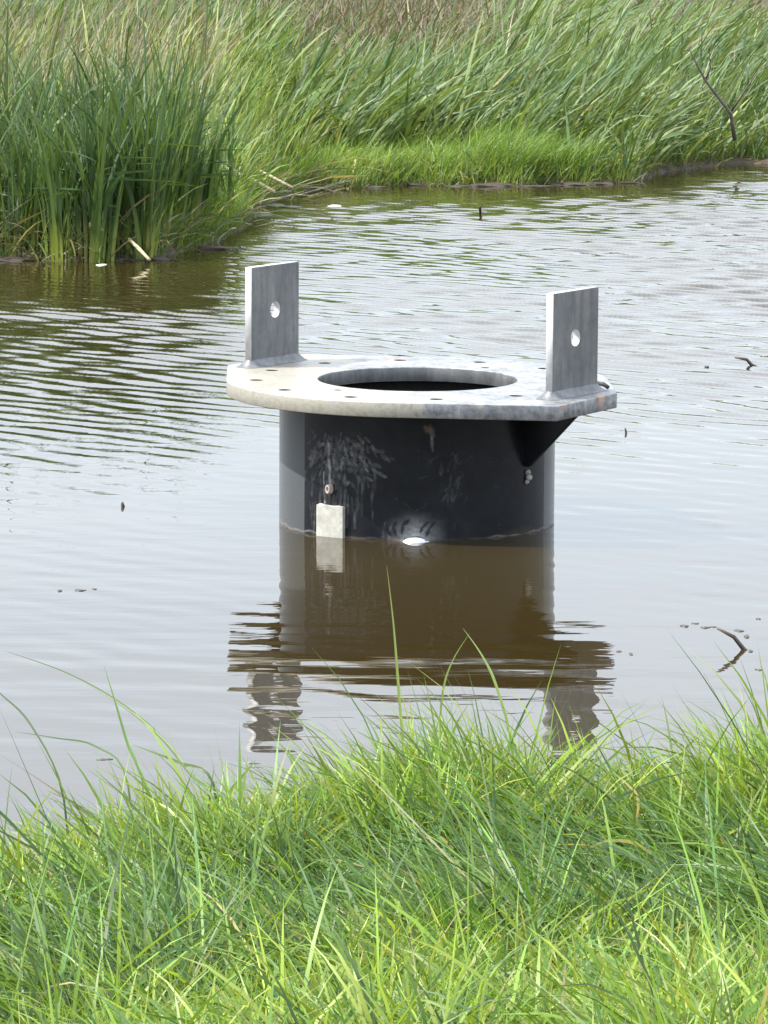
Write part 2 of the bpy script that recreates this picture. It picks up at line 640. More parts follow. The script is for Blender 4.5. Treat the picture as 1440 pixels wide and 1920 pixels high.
# scraped fan to the upper left of the pipe
for _ in range(330):
    cx, cy = r2.gauss(640, 40), r2.gauss(850, 26)
    if not (572 < cx < 735 and 800 < cy < 915):
        continue
    if cy < 815 + .0 * cx or (cx > 690 and cy < 835):
        continue
    tilt = (cx - 625) / 100.0
    L = r2.uniform(3, 17)
    dx, dy = tilt * L * .9 + r2.uniform(-6, 6), L * (1 - .35 * max(0, tilt))
    stroke(wear_glow, px_arc(cx - dx / 2, cy - dy / 2), px_arc(cx + dx / 2, cy + dy / 2), r2.uniform(.003, .009), r2.uniform(.05, .45))
# vertical dirty streaks below it
for _ in range(46):
    cx, cy, L = r2.uniform(568, 705), r2.uniform(880, 975), r2.uniform(20, 70)
    stroke(wear_glow, px_arc(cx, cy - L / 2), px_arc(cx + r2.uniform(-4, 4), cy + L / 2), r2.uniform(.003, .008), r2.uniform(.06, .26))
# pale runs
stroke(wear_glow, px_arc(613, 828), px_arc(616, 905), .010, .95)
stroke(wear_glow, px_arc(604, 880), px_arc(606, 940), .005, .7)
stroke(wear_glow, px_arc(805, 800), px_arc(808, 842), .007, .45)
stroke(wear_glow, px_arc(803, 794), px_arc(809, 812), .012, .35)
stroke(rust, px_arc(794, 797), px_arc(803, 806), .016, .55)
# light scratches over the front
for _ in range(34):
    cx, cy = r2.uniform(680, 1010), r2.uniform(830, 1000)
    a, L = r2.uniform(0, 3.14), r2.uniform(5, 26)
    stroke(wear_glow, px_arc(cx, cy), px_arc(cx + L * math.cos(a), cy + L * math.sin(a)), r2.uniform(.0015, .003), r2.uniform(.03, .12))
for _ in range(26):
    cx, cy = r2.gauss(850, 12), r2.uniform(840, 930)
    stroke(wear_glow, px_arc(cx, cy), px_arc(cx + r2.uniform(-8, 8), cy + r2.uniform(6, 24)), r2.uniform(.003, .006), r2.uniform(.05, .16))
# ring-shaped gouges by the glint dome
for rr_, a0, a1, amt in ((22, 150, 225, .5), (34, 150, 215, .45), (48, 150, 205, .35), (60, 155, 200, .25), (30, -40, 30, .4), (44, -35, 20, .3)):
    prev = None
    for k in range(9):
        a = R(a0 + (a1 - a0) * k / 8)
        p = px_arc(776 + rr_ * math.cos(a), 1002 - rr_ * 1.1 * math.sin(math.pi - a if False else a) * 1.0)
        if prev: stroke(wear_glow, prev, p, .0045, amt)
        prev = p
# paint breaks up the marks
brk = smooth_noise(SARC * 120, ZZ * 95, 12, 12, 1.0)
wear_glow = wear_glow * np.clip(.75 + .45 * brk, .15, 1.2)
# glow of the glint painted pale round the dome, with dark curved gouges
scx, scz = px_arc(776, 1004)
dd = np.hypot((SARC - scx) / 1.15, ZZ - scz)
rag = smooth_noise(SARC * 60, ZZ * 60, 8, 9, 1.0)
wear_glow = np.maximum(wear_glow, np.clip((1 - dd / .150 + rag * .05) * 1.08, 0, 1) ** 2.2)
gouge = np.zeros_like(wear_glow)
for gpts, gw in (([(741, 974), (736, 984), (741, 998)], .008), ([(764, 971), (754, 979), (752, 993)], .011),
                 ([(801, 974), (790, 983), (786, 991)], .008), ([(813, 974), (802, 986), (797, 998)], .009), ([(722, 978), (724, 990), (732, 1000)], .006)):
    for p_, q_ in zip(gpts[:-1], gpts[1:]):
        stroke(gouge, px_arc(*p_), px_arc(*q_), gw, 1.0)
wear_glow = wear_glow * (1 - np.clip(gouge * 1.3, 0, 1))
# grey edge reflections painted on as strips with clean edges
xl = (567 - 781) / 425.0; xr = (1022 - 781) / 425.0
refl_strip = np.where((Y < 0) & (X < xl), .8, refl_strip)
refl_strip = np.where((Y < 0.2) & (X > xr), 1.0, refl_strip)
# mineral line just above the water
line = np.clip(1 - np.abs(ZZ - .012 - .004 * np.sin(SARC * 21) - .003 * np.sin(SARC * 55)) / .006, 0, 1) * np.clip(np.abs(SARC) / .35 - .35, 0.05, .9) * .6
wear_glow = np.maximum(wear_glow, line)
# the wall is bulged out round the dome so sunlight glows there
glint_bulge = .050 * np.exp(-((SARC - scx) / .075) ** 2 - (ZZ / .065) ** 2) * (1 + .10 * np.sin(SARC * 95 + ZZ * 40) + .08 * np.sin(ZZ * 130))
RE = 1 + glint_bulge / R_CYL
# silt dried on above the water
silt_b = np.clip(.5 - ZZ / .07 + .16 * smooth_noise(SARC * 14, ZZ * 9, 55, 9, 1.0), 0, 1) * (ZZ > 0) * .22
rust = np.maximum(rust, silt_b)
V = np.stack([X * RE, Y * RE, ZZ], -1).reshape(-1, 3)
i = np.arange(NZ - 1)[:, None] * NPH + np.arange(NPH)[None, :]
j = np.arange(NZ - 1)[:, None] * NPH + (np.arange(NPH)[None, :] + 1) % NPH
F = np.stack([i, j, j + NPH, i + NPH], -1).reshape(-1, 4)
C = np.stack([wear_glow, rust, refl_strip], -1).reshape(-1, 3)
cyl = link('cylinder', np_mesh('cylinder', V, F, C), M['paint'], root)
tag(cyl, 'black painted cylinder wall with scraped grey marks')

# inner wall of the cylinder
bm = bmesh.new()
ri = R_CYL - .022
lo = [bm.verts.new((ri * math.cos(2 * math.pi * k / 96), ri * math.sin(2 * math.pi * k / 96), -.7)) for k in range(96)]
hi = [bm.verts.new((v.co.x, v.co.y, Z_TOP - T_FL - .001)) for v in lo]
for k in range(96):
    bm.faces.new((lo[(k + 1) % 96], lo[k], hi[k], hi[(k + 1) % 96]))
link('inner_wall', bm_mesh('inner_wall', bm, True), M['black_rubber'], root)

# lifting lugs with bored holes, their welds and the gussets beneath
lug_loops = [[(-LUG_W / 2, 0), (LUG_W / 2, 0), (LUG_W / 2, LUG_H), (-LUG_W / 2, LUG_H)],
             circle(.0, .245 * S, .036 * S, 40)]
lug_me = curve_plate('lifting_lug', lug_loops, LUG_T, .003)


def weld_mesh():
    """a fillet running round the foot of a lug, in lug coordinates (x along plate, y out of plate)"""
    bm = bmesh.new()
    def ring(off, z, n=28):
        a, b_ = LUG_W / 2 + off, LUG_T / 2 + off
        out = []
        for k in range(n):
            t = k / n
            per = 2 * (a + b_) * 2 * t
            seq = ((2 * a, (-a, -b_), (1, 0)), (2 * b_, (a, -b_), (0, 1)), (2 * a, (a, b_), (-1, 0)), (2 * b_, (-a, b_), (0, -1)))
            for L, st, d in seq:
                if per <= L + 1e-9:
                    out.append((st[0] + d[0] * per, st[1] + d[1] * per)); break
                per -= L
        return out
    rows = []
    for off, z in ((.030, .001), (.019, .008), (.009, .019), (-.001, .034)):
        rr = ring(off * S, z)
        rows.append([bm.verts.new((p[0] * (1 + random.uniform(-.006, .006)), p[1] * (1 + random.uniform(-.03, .03)), z * S)) for p in rr])
    for r0, r1 in zip(rows[:-1], rows[1:]):
        n = len(r0)
        for k in range(n):
            bm.faces.new((r0[k], r0[(k + 1) % n], r1[(k + 1) % n], r1[k]))
    return bm_mesh('weld_bead', bm, True)


weld_me = weld_mesh()
weld_me.materials.append(M['zinc'])
for sgn, lab in ((-1, 'rear lifting lug with bored hole'), (1, 'front lifting lug with bored hole')):
    # curve XY -> plate: x along PL, y up, normal along AX
    base = LUG_C * sgn + Vector((0, 0, Z_TOP))
    mat4 = Matrix(((PLT.x, 0, NRM.x, base.x), (PLT.y, 0, NRM.y, base.y), (0, 1, 0, base.z), (0, 0, 0, 1)))
    lm2 = lug_me.copy()
    lm2.transform(mat4)
    lm2.materials.append(M['zinc'])
    lm2.materials.append(M['sunlit_edge'])
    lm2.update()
    for p in lm2.polygons:                 # lighter steel paints the sunlight on edges and bore
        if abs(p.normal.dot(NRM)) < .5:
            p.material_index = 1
    lug = link('lifting_lug', lm2, None, root)
    lug['label'] = lab
    w = link('weld_bead', weld_me, None, lug)
    w.matrix_local = Matrix(((PLT.x, NRM.x, 0, base.x), (PLT.y, NRM.y, 0, base.y), (0, 0, 1, base.z), (0, 0, 0, 1)))
    # gusset: triangle under the tab
    bm = bmesh.new()
    zt = Z_TOP - T_FL - .0015
    prof = [(R_CYL - .008, zt), (.875 * S, zt), (.875 * S, zt - .012), (R_CYL + .018, zt - .262 * S), (R_CYL - .008, zt - .262 * S)]
    th = .013
    vs = [[bm.verts.new(AX * (sgn * p[0]) + PL * t + Vector((0, 0, p[1]))) for p in prof] for t in (-th, th)]
    bm.faces.new(vs[0]); bm.faces.new(vs[1][::-1])
    for k in range(5):
        bm.faces.new((vs[0][k], vs[0][(k + 1) % 5], vs[1][(k + 1) % 5], vs[1][k]))
    bmesh.ops.bevel(bm, geom=list(bm.edges), offset=.0025, segments=1, affect='EDGES')
    gm = bm_mesh('gusset', bm)
    ca = gm.color_attributes.new('Col', 'FLOAT_COLOR', 'POINT')
    ca.data.foreach_set('color', np.tile([0, 0, 0, 1], len(gm.vertices)).astype(np.float32))
    link('gusset', gm, M['paint'], root)

# pale plate welded at the waterline
def curved_plate(px0, px1, z0, z1, thick, jitter=.0):
    a0, a1 = px_arc(px0, 950)[0] / R_CYL, px_arc(px1, 950)[0] / R_CYL
    bm = bmesh.new()
    n = 8
    lay = []
    for rr in (R_CYL - .002, R_CYL + thick):
        rows = []
        for k in range(n + 1):
            a = a0 + (a1 - a0) * k / n
            rows.append([bm.verts.new((rr * math.sin(a), -rr * math.cos(a), z + random.uniform(-jitter, jitter) * (z > 0))) for z in (z0, (z0 + z1) / 2, z1)])
        lay.append(rows)
    for k in range(n):
        for t in (0, 1):
            bm.faces.new((lay[1][k][t], lay[1][k + 1][t], lay[1][k + 1][t + 1], lay[1][k][t + 1]))
        bm.faces.new((lay[0][k][2], lay[1][k][2], lay[1][k + 1][2], lay[0][k + 1][2]))
        bm.faces.new((lay[0][k][0], lay[0][k + 1][0], lay[1][k + 1][0], lay[1][k][0]))
    for k in (0, n):
        for t in (0, 1):
            bm.faces.new((lay[0][k][t], lay[0][k][t + 1], lay[1][k][t + 1], lay[1][k][t]))
    return bm


link('anode_plate', bm_mesh('anode_plate', curved_plate(597, 645, -.20, .148, .022, .003)), M['pale_plate'], root)['label'] = 'pale rectangular plate at the waterline'

# small pipe stub above the plate
a = px_arc(618, 915); ang = a[0] / R_CYL
nrm = Vector((math.sin(ang), -math.cos(ang), 0)); tan = Vector((math.cos(ang), math.sin(ang), 0))
bm = bmesh.new()
ringsp = []
for off, rad in ((-.004, .014), (.022, .0135), (.027, .012), (.027, .007), (.010, .006)):
    cpt = nrm * (R_CYL + off) + Vector((0, 0, a[1] + .004))
    ringsp.append([bm.verts.new(cpt + (tan * math.cos(2 * math.pi * k / 18) + Vector((0, 0, 1.6)) * math.sin(2 * math.pi * k / 18)) * rad) for k in range(18)])
for r0, r1 in zip(ringsp[:-1], ringsp[1:]):
    for k in range(18):
        bm.faces.new((r0[k], r0[(k + 1) % 18], r1[(k + 1) % 18], r1[k]))
stub = link('pipe_stub', bm_mesh('pipe_stub', bm, True), M['pinkish'], root)
bm = bmesh.new()
bmesh.ops.create_circle(bm, cap_ends=True, radius=.0062, segments=18,
                        matrix=Matrix.Translation(nrm * (R_CYL + .012) + Vector((0, 0, a[1] + .004))) @ nrm.to_track_quat('Z', 'Y').to_matrix().to_4x4())
link('bore', bm_mesh('bore', bm), M['black_rubber'], stub)

# bright dome added at the waterline to stand in for the sun glint
a = px_arc(778, 1006); ang = a[0] / R_CYL
nrm = Vector((math.sin(ang), -math.cos(ang), 0))
bm = bmesh.new()
bmesh.ops.create_uvsphere(bm, u_segments=36, v_segments=20, radius=1)
for v in bm.verts:
    d = v.co.copy()
    k = 1 + .03 * math.sin(6 * d.x + 2) + .03 * math.sin(9 * d.z)
    v.co = Vector((d.x * .060 * k, d.y * .030 * k, d.z * .036 * k))
me = bm_mesh('glint_dome', bm, True)
me.transform(Matrix.Translation(nrm * (R_CYL + .030) + Vector((0, 0, .004))))
link('glint_dome', me, M['glint_steel'], root)['label'] = 'bright dome added for the sun glint at the waterline'

# crust below the gusset and a stub of bar on the flange by the front lug
p0 = AX * (R_CYL + .006)
bm = bmesh.new()
for dx, dz, rr in ((0, .285, .013), (.006, .262, .016), (-.005, .243, .010)):
    bmesh.ops.create_icosphere(bm, subdivisions=2, radius=rr, matrix=Matrix.Translation(p0 + PL * dx + Vector((0, 0, dz))))
for v in bm.verts:
    v.co += Vector((random.uniform(-.002, .002),) * 3)
link('weld_spatter', bm_mesh('weld_spatter', bm, True), M['mineral'], root)
pb = LUG_C + NRM * .01 + PLT * (.245 * S)
link('bar_stub', tube_mesh('bar_stub', [pb + Vector((-.035, .03, Z_TOP + .026)), pb + Vector((0, .01, Z_TOP + .022)), pb + Vector((.022, -.005, Z_TOP + .009))], [.009, .010, .009], 8), M['black_rubber'], root)


# ------------------------------------------------------------------ leaves
def blades(base, az, length, th0, th1, width, cbase, ctip, segs=4, twist=None, droop=None, curl=1.0):
    """ribbon leaves: base (N,3), lean azimuth, length, angle from upright at base and tip, width"""
    N = len(base)
    t = np.linspace(0, 1, segs + 1)
    th = th0[:, None] + (th1 - th0)[:, None] * (t[None, :] ** curl)
    seg = length[:, None] / segs
    hx = np.zeros((N, segs + 1)); hz = np.zeros((N, segs + 1))
    mid = .5 * (th[:, 1:] + th[:, :-1])
    hx[:, 1:] = np.cumsum(np.sin(mid) * seg, 1)
    hz[:, 1:] = np.cumsum(np.cos(mid) * seg, 1)
    ca, sa = np.cos(az)[:, None], np.sin(az)[:, None]
    P = np.stack([base[:, 0:1] + hx * ca, base[:, 1:2] + hx * sa, base[:, 2:3] + hz], -1)
    if twist is None:
        twist = rng.uniform(-1.2, 1.2, N)
    tw = (twist[:, None] * (.4 + .9 * t[None, :]))
    # side vector: perpendicular to the lean plane, turned by the twist about the leaf's run
    T = np.stack([np.sin(th) * ca, np.sin(th) * sa, np.cos(th)], -1)
    B = np.stack([-sa + 0 * th, ca + 0 * th, 0 * th], -1)
    Nn = np.cross(B, T)
    Sd = B * np.cos(tw)[..., None] + Nn * np.sin(tw)[..., None]
    prof = np.minimum(1, .55 + 2.2 * t) * np.clip((1 - t) * 2.6, 0, 1) ** .8
    w = width[:, None] * prof[None, :] * .5
    Lf = P[:, :-1] - Sd[:, :-1] * w[:, :-1, None]
    Rt = P[:, :-1] + Sd[:, :-1] * w[:, :-1, None]
    tip = P[:, -1:]
    per = 2 * segs + 1
    Vv = np.empty((N, per, 3))
    Vv[:, 0:2 * segs:2] = Lf
    Vv[:, 1:2 * segs:2] = Rt
    Vv[:, 2 * segs:] = tip
    cc = np.empty((N, per, 3))
    tt = np.concatenate([np.repeat(t[:-1], 2), [1.0]])
    cc[:] = cbase[:, None, :] * (1 - tt)[None, :, None] + ctip[:, None, :] * tt[None, :, None]
    q = np.array([[2 * k, 2 * k + 1, 2 * k + 3, 2 * k + 2] for k in range(segs - 1)], dtype=np.int64).reshape(-1, 4)
    off = np.arange(N)[:, None, None] * per
    Q = (q[None] + off).reshape(-1, 4)
    Tt = (np.array([[2 * segs - 2, 2 * segs - 1, 2 * segs]])[None] + off).reshape(-1, 3)
    return Vv.reshape(-1, 3), Q, Tt, cc.reshape(-1, 3)


def blades_obj(name, mat, *sets):
    Vs, Qs, Ts, Cs, n = [], [], [], [], 0
    for v, q, t, c in sets:
        Vs.append(v); Qs.append(q + n); Ts.append(t + n); Cs.append(c); n += len(v)
    me = np_mesh(name, np.concatenate(Vs), np.concatenate(Qs), np.concatenate(Cs), True, np.concatenate(Ts))
    return link(name, me, mat)


def hue(n, cols, weights, jit=.18):
    cols = np.array(cols)
    k = rng.choice(len(cols), n, p=np.array(weights) / sum(weights))
    return np.clip(cols[k] * (1 + rng.normal(0, jit, (n, 1))) * (1 + rng.normal(0, .05, (n, 3))), .005, .9)


G_BRIGHT, G_MID, G_DEEP, G_YEL, G_STRAW, G_BLUE = (.168, .275, .045), (.092, .185, .032), (.042, .095, .020), (.25, .33, .055), (.38, .34, .18), (.070, .150, .050)

# ------------------------------------------------------------------ near bank grass
def near_grass(n, ulo, uhi, lmean, lsd, az_mean, az_sd, t0, t1, wid, cols, wts, xr=(-2.1, 2.1), seed=0, tuft=.5):
    nt_ = max(1, n // 26)
    tx = rng.uniform(xr[0], xr[1], nt_); tu = rng.uniform(ulo, uhi, nt_)
    taz = rng.normal(az_mean, az_sd, nt_); tl = np.clip(rng.normal(1, .22, nt_), .5, 1.6)
    k = rng.integers(0, nt_, n)
    loose = rng.random(n) > tuft
    x = np.where(loose, rng.uniform(xr[0], xr[1], n), tx[k] + rng.normal(0, .060, n))
    u = np.where(loose, rng.uniform(ulo, uhi, n), tu[k] + rng.normal(0, .060, n))
    u = np.maximum(u, -.05)
    y = near_edge(x) - u
    z = ground_z(x, y) - .01
    flow = smooth_noise(x, y, 31 + seed, 6, 1.6)
    az = np.where(loose, az_mean + rng.normal(0, az_sd * 1.3, n), taz[k] + rng.normal(0, .5, n)) + flow * .55
    tus = smooth_noise(x, y, 41, 7, 4.2)
    L = np.clip(rng.normal(lmean, lsd, n), .06, .75) * tl[k] * np.clip(1 + .22 * tus, .5, 1.5)
    th0 = np.abs(rng.normal(t0, .22, n)); th1 = th0 + np.abs(rng.normal(t1, .4, n))
    w = rng.uniform(wid * .6, wid * 1.4, n)
    c = hue(n, cols, wts) * np.where(loose, 1.0, np.clip(1 + rng.normal(0, .22, nt_), .6, 1.5)[k])[:, None]
    base = np.stack([x, y, z], -1)
    return blades(base, az, L, th0, th1, w, c * .9 + np.array([.02, .012, .0]), c, 5)


L_ = math.pi
sets = [
    # tufted crest along the water's edge
    near_grass(27000, 0.0, .95, .258, .065, 2.2, 1.3, .25, 1.0, .0070, [G_BRIGHT, G_MID, G_YEL, G_STRAW], [6, 2, 4, .2], seed=1, tuft=.85),
    # long grass combed over in the hollow, its shade painted as deeper greens
    near_grass(27000, .75, 2.5, .31, .09, 2.75, .65, .75, .8, .0062, [G_BLUE, G_MID, G_DEEP, G_BRIGHT, G_STRAW], [4, 4, 2, 3.2, .2], seed=2),
    # shorter fresh grass nearer the camera
    near_grass(48000, 2.3, 5.6, .19, .06, 2.2, 1.6, .35, 1.0, .0064, [G_BRIGHT, G_MID, G_YEL, G_STRAW, G_BLUE], [6, 2.5, 3.5, .35, 1.5], seed=3, tuft=.6),
    # thatch below
    near_grass(14000, .1, 5.8, .15, .05, 2.0, 3.0, .8, .6, .006, [G_STRAW, G_MID, G_BRIGHT], [1, 4, 4], seed=4, tuft=.3),
    # taller seed leaves
    near_grass(300, .0, 1.0, .33, .08, 2.3, 1.0, .18, .7, .0060, [G_MID, G_BRIGHT, G_STRAW], [4, 4, 1], seed=5, tuft=.8),
]
o = blades_obj('bank_grass', M['grass'], *sets)
tag(o, 'bright green meadow grass on the near bank', 'grass', kind='stuff')


def path_blade(name, pts, width, cb, ct, label, mat='grass', cat='grass blade', group=None):
    """one leaf through given points"""
    P = [Vector(p) for p in pts]
    # resample smoothly
    Q = []
    n = len(P)
    for k in range(n - 1):
        p0, p1, p2, p3 = P[max(k - 1, 0)], P[k], P[k + 1], P[min(k + 2, n - 1)]
        for s in range(5):
            t = s / 5
            Q.append(.5 * ((2 * p1) + (p2 - p0) * t + (2 * p0 - 5 * p1 + 4 * p2 - p3) * t * t + (3 * p1 - p0 - 3 * p2 + p3) * t ** 3))
    Q.append(P[-1])
    m_ = len(Q)
    vs, cs = [], []
    for k, q in enumerate(Q):
        t = k / (m_ - 1)
        T = (Q[min(k + 1, m_ - 1)] - Q[max(k - 1, 0)]).normalized()
        side = T.cross(Vector((.15, -1, .25))).normalized()
        nn = T.cross(side)
        w = width * .5 * min(1, .7 + t) * min(1, (1 - t) * 2.2 + .06)
        c_ = [cb[i] * (1 - t) + ct[i] * t for i in range(3)]
        for sd, f in ((-1, 0), (0, .28), (1, 0)):
            vs.append(q + side * (sd * w) + nn * (f * w)); cs.append(c_)
    F = [[3 * k + e, 3 * k + e + 1, 3 * k + e + 4, 3 * k + e + 3] for k in range(m_ - 1) for e in (0, 1)]
    me = np_mesh(name, np.array([tuple(v) for v in vs]), np.array(F), np.array(cs))
    o = link(name, me, M[mat])
    return tag(o, label, cat, group)


GREEN, DARK, PALE, YG = (.09, .17, .035), (.05, .085, .03), (.42, .36, .20), (.20, .27, .05)
D = 12.0
near_leaves = [
    ([(400, 1500), (360, 1455), (300, 1380), (215, 1312), (120, 1260), (8, 1220)], (11.6, 12.3), .010, GREEN, DARK, 'longest arching grass blade reaching far left over the water'),
    ([(300, 1560), (262, 1445), (240, 1395), (215, 1312), (195, 1248)], (11.5, 11.9), .010, GREEN, GREEN, 'upright grass blade crossing the long arching blade on the left'),
    ([(120, 1500), (60, 1362), (0, 1300), (-40, 1262)], (11.2, 11.8), .006, DARK, DARK, 'thin dark grass blade leaning out at the left picture edge'),
    ([(240, 1470), (180, 1400), (105, 1384), (28, 1372)], (11.5, 12.4), .006, GREEN, DARK, 'thin grass blade bent level over the water at left'),
    ([(215, 1590), (160, 1525), (100, 1480), (0, 1415)], (11.2, 11.7), .007, DARK, (.10, .07, .04), 'dark brownish blade sloping down from the left edge'),
    ([(330, 1585), (290, 1535), (230, 1490), (160, 1440)], (11.4, 11.8), .008, DARK, DARK, 'dark blade slanting left above the bank grass at left'),
    ([(400, 1470), (335, 1430), (290, 1412), (248, 1396)], (11.7, 12.0), .008, DARK, GREEN, 'short dark blade lying nearly level beside the arching blade'),
    ([(105, 1640), (85, 1580), (55, 1540), (28, 1512)], (11.0, 11.3), .010, GREEN, GREEN, 'broad green blade at the lower left water edge'),
    ([(760, 1440), (748, 1300), (738, 1173), (725, 1060)], (12.1, 12.4), .008, YG, (.16, .20, .06), 'tall straight grass blade before the caisson reflection'),
    ([(960, 1400), (930, 1285), (903, 1228), (868, 1178)], (12.1, 12.4), .008, YG, GREEN, 'grass blade leaning left before the caisson reflection'),
    ([(825, 1410), (830, 1300), (848, 1240), (880, 1188)], (12.1, 12.3), .006, GREEN, YG, 'thin grass blade leaning right before the caisson reflection'),
    ([(1262, 1640), (1205, 1590), (1170, 1577), (1130, 1579), (1098, 1594)], (10.9, 10.6), .009, (.28, .28, .10), (.40, .36, .16), 'pale blade arched level across the grass at right'),
    ([(1190, 1580), (1197, 1500), (1175, 1470), (1150, 1448)], (11.2, 11.1), .007, (.45, .40, .24), (.5, .45, .28), 'dry straw blade standing in the grass at right'),
    ([(440, 1545), (425, 1500), (460, 1450), (480, 1425)], (11.6, 11.8), .013, YG, YG, 'broad yellow green blade standing in the left bank grass'),
    ([(320, 1770), (300, 1720), (287, 1690)], (10.2, 10.1), .009, (.3, .36, .2), (.35, .4, .24), 'pale blade lying in the shaded hollow at left'),
]
for pts, (d0, d1), w, cb, ct, lab in near_leaves:
    n = len(pts)
    P = [at_y(p[0], p[1], d0 + (d1 - d0) * k / (n - 1)) for k, p in enumerate(pts)]
    g = float(ground_z(P[0].x, P[0].y))
    if P[0].z > g:                     # root the leaf in the soil
        P.insert(0, Vector((P[0].x + .02, P[0].y - .02, g - .01)))
    path_blade('grass_blade', P, w, cb, ct, lab)


# ------------------------------------------------------------------ cattail clump on the left
def leaf_variant(k):
    """one strap leaf standing at the origin, leaning along +x"""
    r = random.Random(100 + k)
    L = r.uniform(1.15, 1.8)
    th0 = r.uniform(.02, .16); th1 = th0 + r.choice([r.uniform(.05, .35), r.uniform(.05, .35), r.uniform(.4, 1.1)])
    broken = r.random() < .10
    W = r.uniform(.026, .044)
    n = 9
    base = random.Random(k).choice([(.046, .092, .027), (.058, .112, .030), (.080, .138, .034), (.042, .082, .030), (.105, .165, .040)])
    foot = r.choice([(.30, .36, .07), (.22, .31, .06), (.34, .33, .10), (.15, .23, .05)])  # yellow feet, brightened further to paint in the sunlight on them
    vs, cs = [], []
    x = z = 0.0
    tw0 = r.uniform(-1.4, 1.4); tw1 = r.uniform(-1.6, 1.6)
    for i in range(n + 1):
        t = i / n
        th = th0 + (th1 - th0) * t ** 1.8
        if broken and t > .6: th += 1.3
        if i:
            x += math.sin(th) * L / n; z += math.cos(th) * L / n
        T = Vector((math.sin(th), 0, math.cos(th))); B = Vector((0, 1, 0)); N_ = B.cross(T)
        tw = tw0 + tw1 * t
        sd = B * math.cos(tw) + N_ * math.sin(tw); nn = T.cross(sd)
        w = W * .5 * min(1, .75 + t) * min(1, (1 - t) * 2.0 + .03)
        f = min(1, t / .34) ** 1.5
        c_ = [foot[j] * (1 - f) + base[j] * f for j in range(3)]
        for s, d in ((-1, 0), (0, .22), (1, 0)):
            vs.append(Vector((x, 0, z)) + sd * (s * w) + nn * (d * w)); cs.append(c_)
    F = [[3 * i + e, 3 * i + e + 1, 3 * i + e + 4, 3 * i + e + 3] for i in range(n) for e in (0, 1)]
    me = np_mesh('cattail_leaf', np.array([tuple(v) for v in vs]), np.array(F), np.array(cs))
    me.materials.append(M['reed'])
    return me


LEAVES = [leaf_variant(k) for k in range(44)]


def cattail(x, y, nl, hs, lean_az, lean, label, group, spread=1.0, z=None):
    r = random
    e = bpy.data.objects.new('cattail_plant', None)
    col.objects.link(e)
    e.location = (x, y, float(ground_z(x, y)) - .02 if z is None else z)
    e.rotation_euler = (0, 0, 0)
    tag(e, label, 'cattail', group)
    for _ in range(nl):
        l = link('leaf', r.choice(LEAVES), None, e)
        az = r.uniform(0, 2 * math.pi)
        s = hs * r.uniform(.72, 1.08)
        l.scale = (s, s * r.uniform(.85, 1.25), s)
        tilt = Matrix.Rotation(lean * r.uniform(.4, 1.3), 3, Vector((-math.sin(lean_az), math.cos(lean_az), 0)))
        l.rotation_euler = (tilt @ Matrix.Rotation(az, 3, 'Z')).to_euler()
        l.location = (r.gauss(0, .035) * spread, r.gauss(0, .035) * spread, 0)
    return e


for k in range(136):
    # footprint of the clump: front row dense along the water
    if k < 48:
        px = random.uniform(-90, 415)
        x = (px - 720) / FPX * 36.5
        y = float(far_edge(np.array(x))) + random.uniform(-.12, .35)
    else:
        x = random.uniform(-4.3, -1.80); y = float(far_edge(np.array(x))) + random.uniform(.2, 3.4)
    px = x / y * FPX + 720
    hs = 1.0 + .12 * math.exp(-((px - 260) / 110) ** 2) - .10 * (px > 380) - .20 * max(0, min(1, (190 - px) / 160))
    front = k < 48
    cattail(x, y, random.randint(8, 12), hs * random.uniform(.76, .98), R(10), R(2),
            'green cattail plant in the front row of the left clump, foot at the water' if front
            else 'tall green cattail plant deep in the left clump behind its front row',
            'front row cattails of the left clump' if front else 'inner cattails of the left clump')


for k in range(16):
    y = random.uniform(36.6, 41.5)
    x = float(np.interp(y, [35.4, 36.8, 39.0, 43.0], [-1.95, -1.55, -1.32, -1.2])) + random.uniform(-.50, -.10)
    cattail(x, y, random.randint(7, 10), random.uniform(.36, .62), R(0), R(5),
            'shorter cattail plant along the right flank of the left clump', 'flank cattails of the left clump', 1.5)


def straps(n, xr, dlo, dhi, L, Lsd, lean_t0, lean_t1, az, azsd, W, cols, wts, follow=True, segs=5, dens=None):
    x = rng.uniform(xr[0], xr[1], n)
    d = rng.uniform(dlo, dhi, n)
    y = (far_edge(x) + d) if follow else d
    if dens is not None:
        keep = dens(x, y); x, y = x[keep], y[keep]; n = len(x)
    z = ground_z(x, y) - .02
    wind = smooth_noise(x, y, 77, 6, .55)
    th0 = np.abs(rng.normal(lean_t0, .13, n)); th1 = th0 + np.abs(rng.normal(lean_t1, .3, n)) + .18 * wind
    c = hue(n, cols, wts, .2)
    ft = hue(n, [(.18, .24, .05), (.12, .19, .04), (.24, .22, .08)], [3, 4, 1])
    return blades(np.stack([x, y, z], -1), rng.normal(az, azsd, n), np.clip(rng.normal(L, Lsd, n), .2, 3) * (1 + .10 * wind) * np.clip(1 + .20 * smooth_noise(x, y, 91, 7, 3.0), .5, 1.5), th0, th1,
                  rng.uniform(W * .6, W * 1.3, n), ft * .5 + c * .5, c, segs, curl=1.4)


C_DEEP, C_MID, C_LITE, C_BLUE, C_YEL = (.050, .092, .038), (.088, .145, .054), (.15, .21, .075), (.080, .136, .068), (.25, .28, .08)
D_STRAW, D_PINK, D_BROWN = (.27, .24, .18), (.175, .135, .12), (.115, .088, .078)

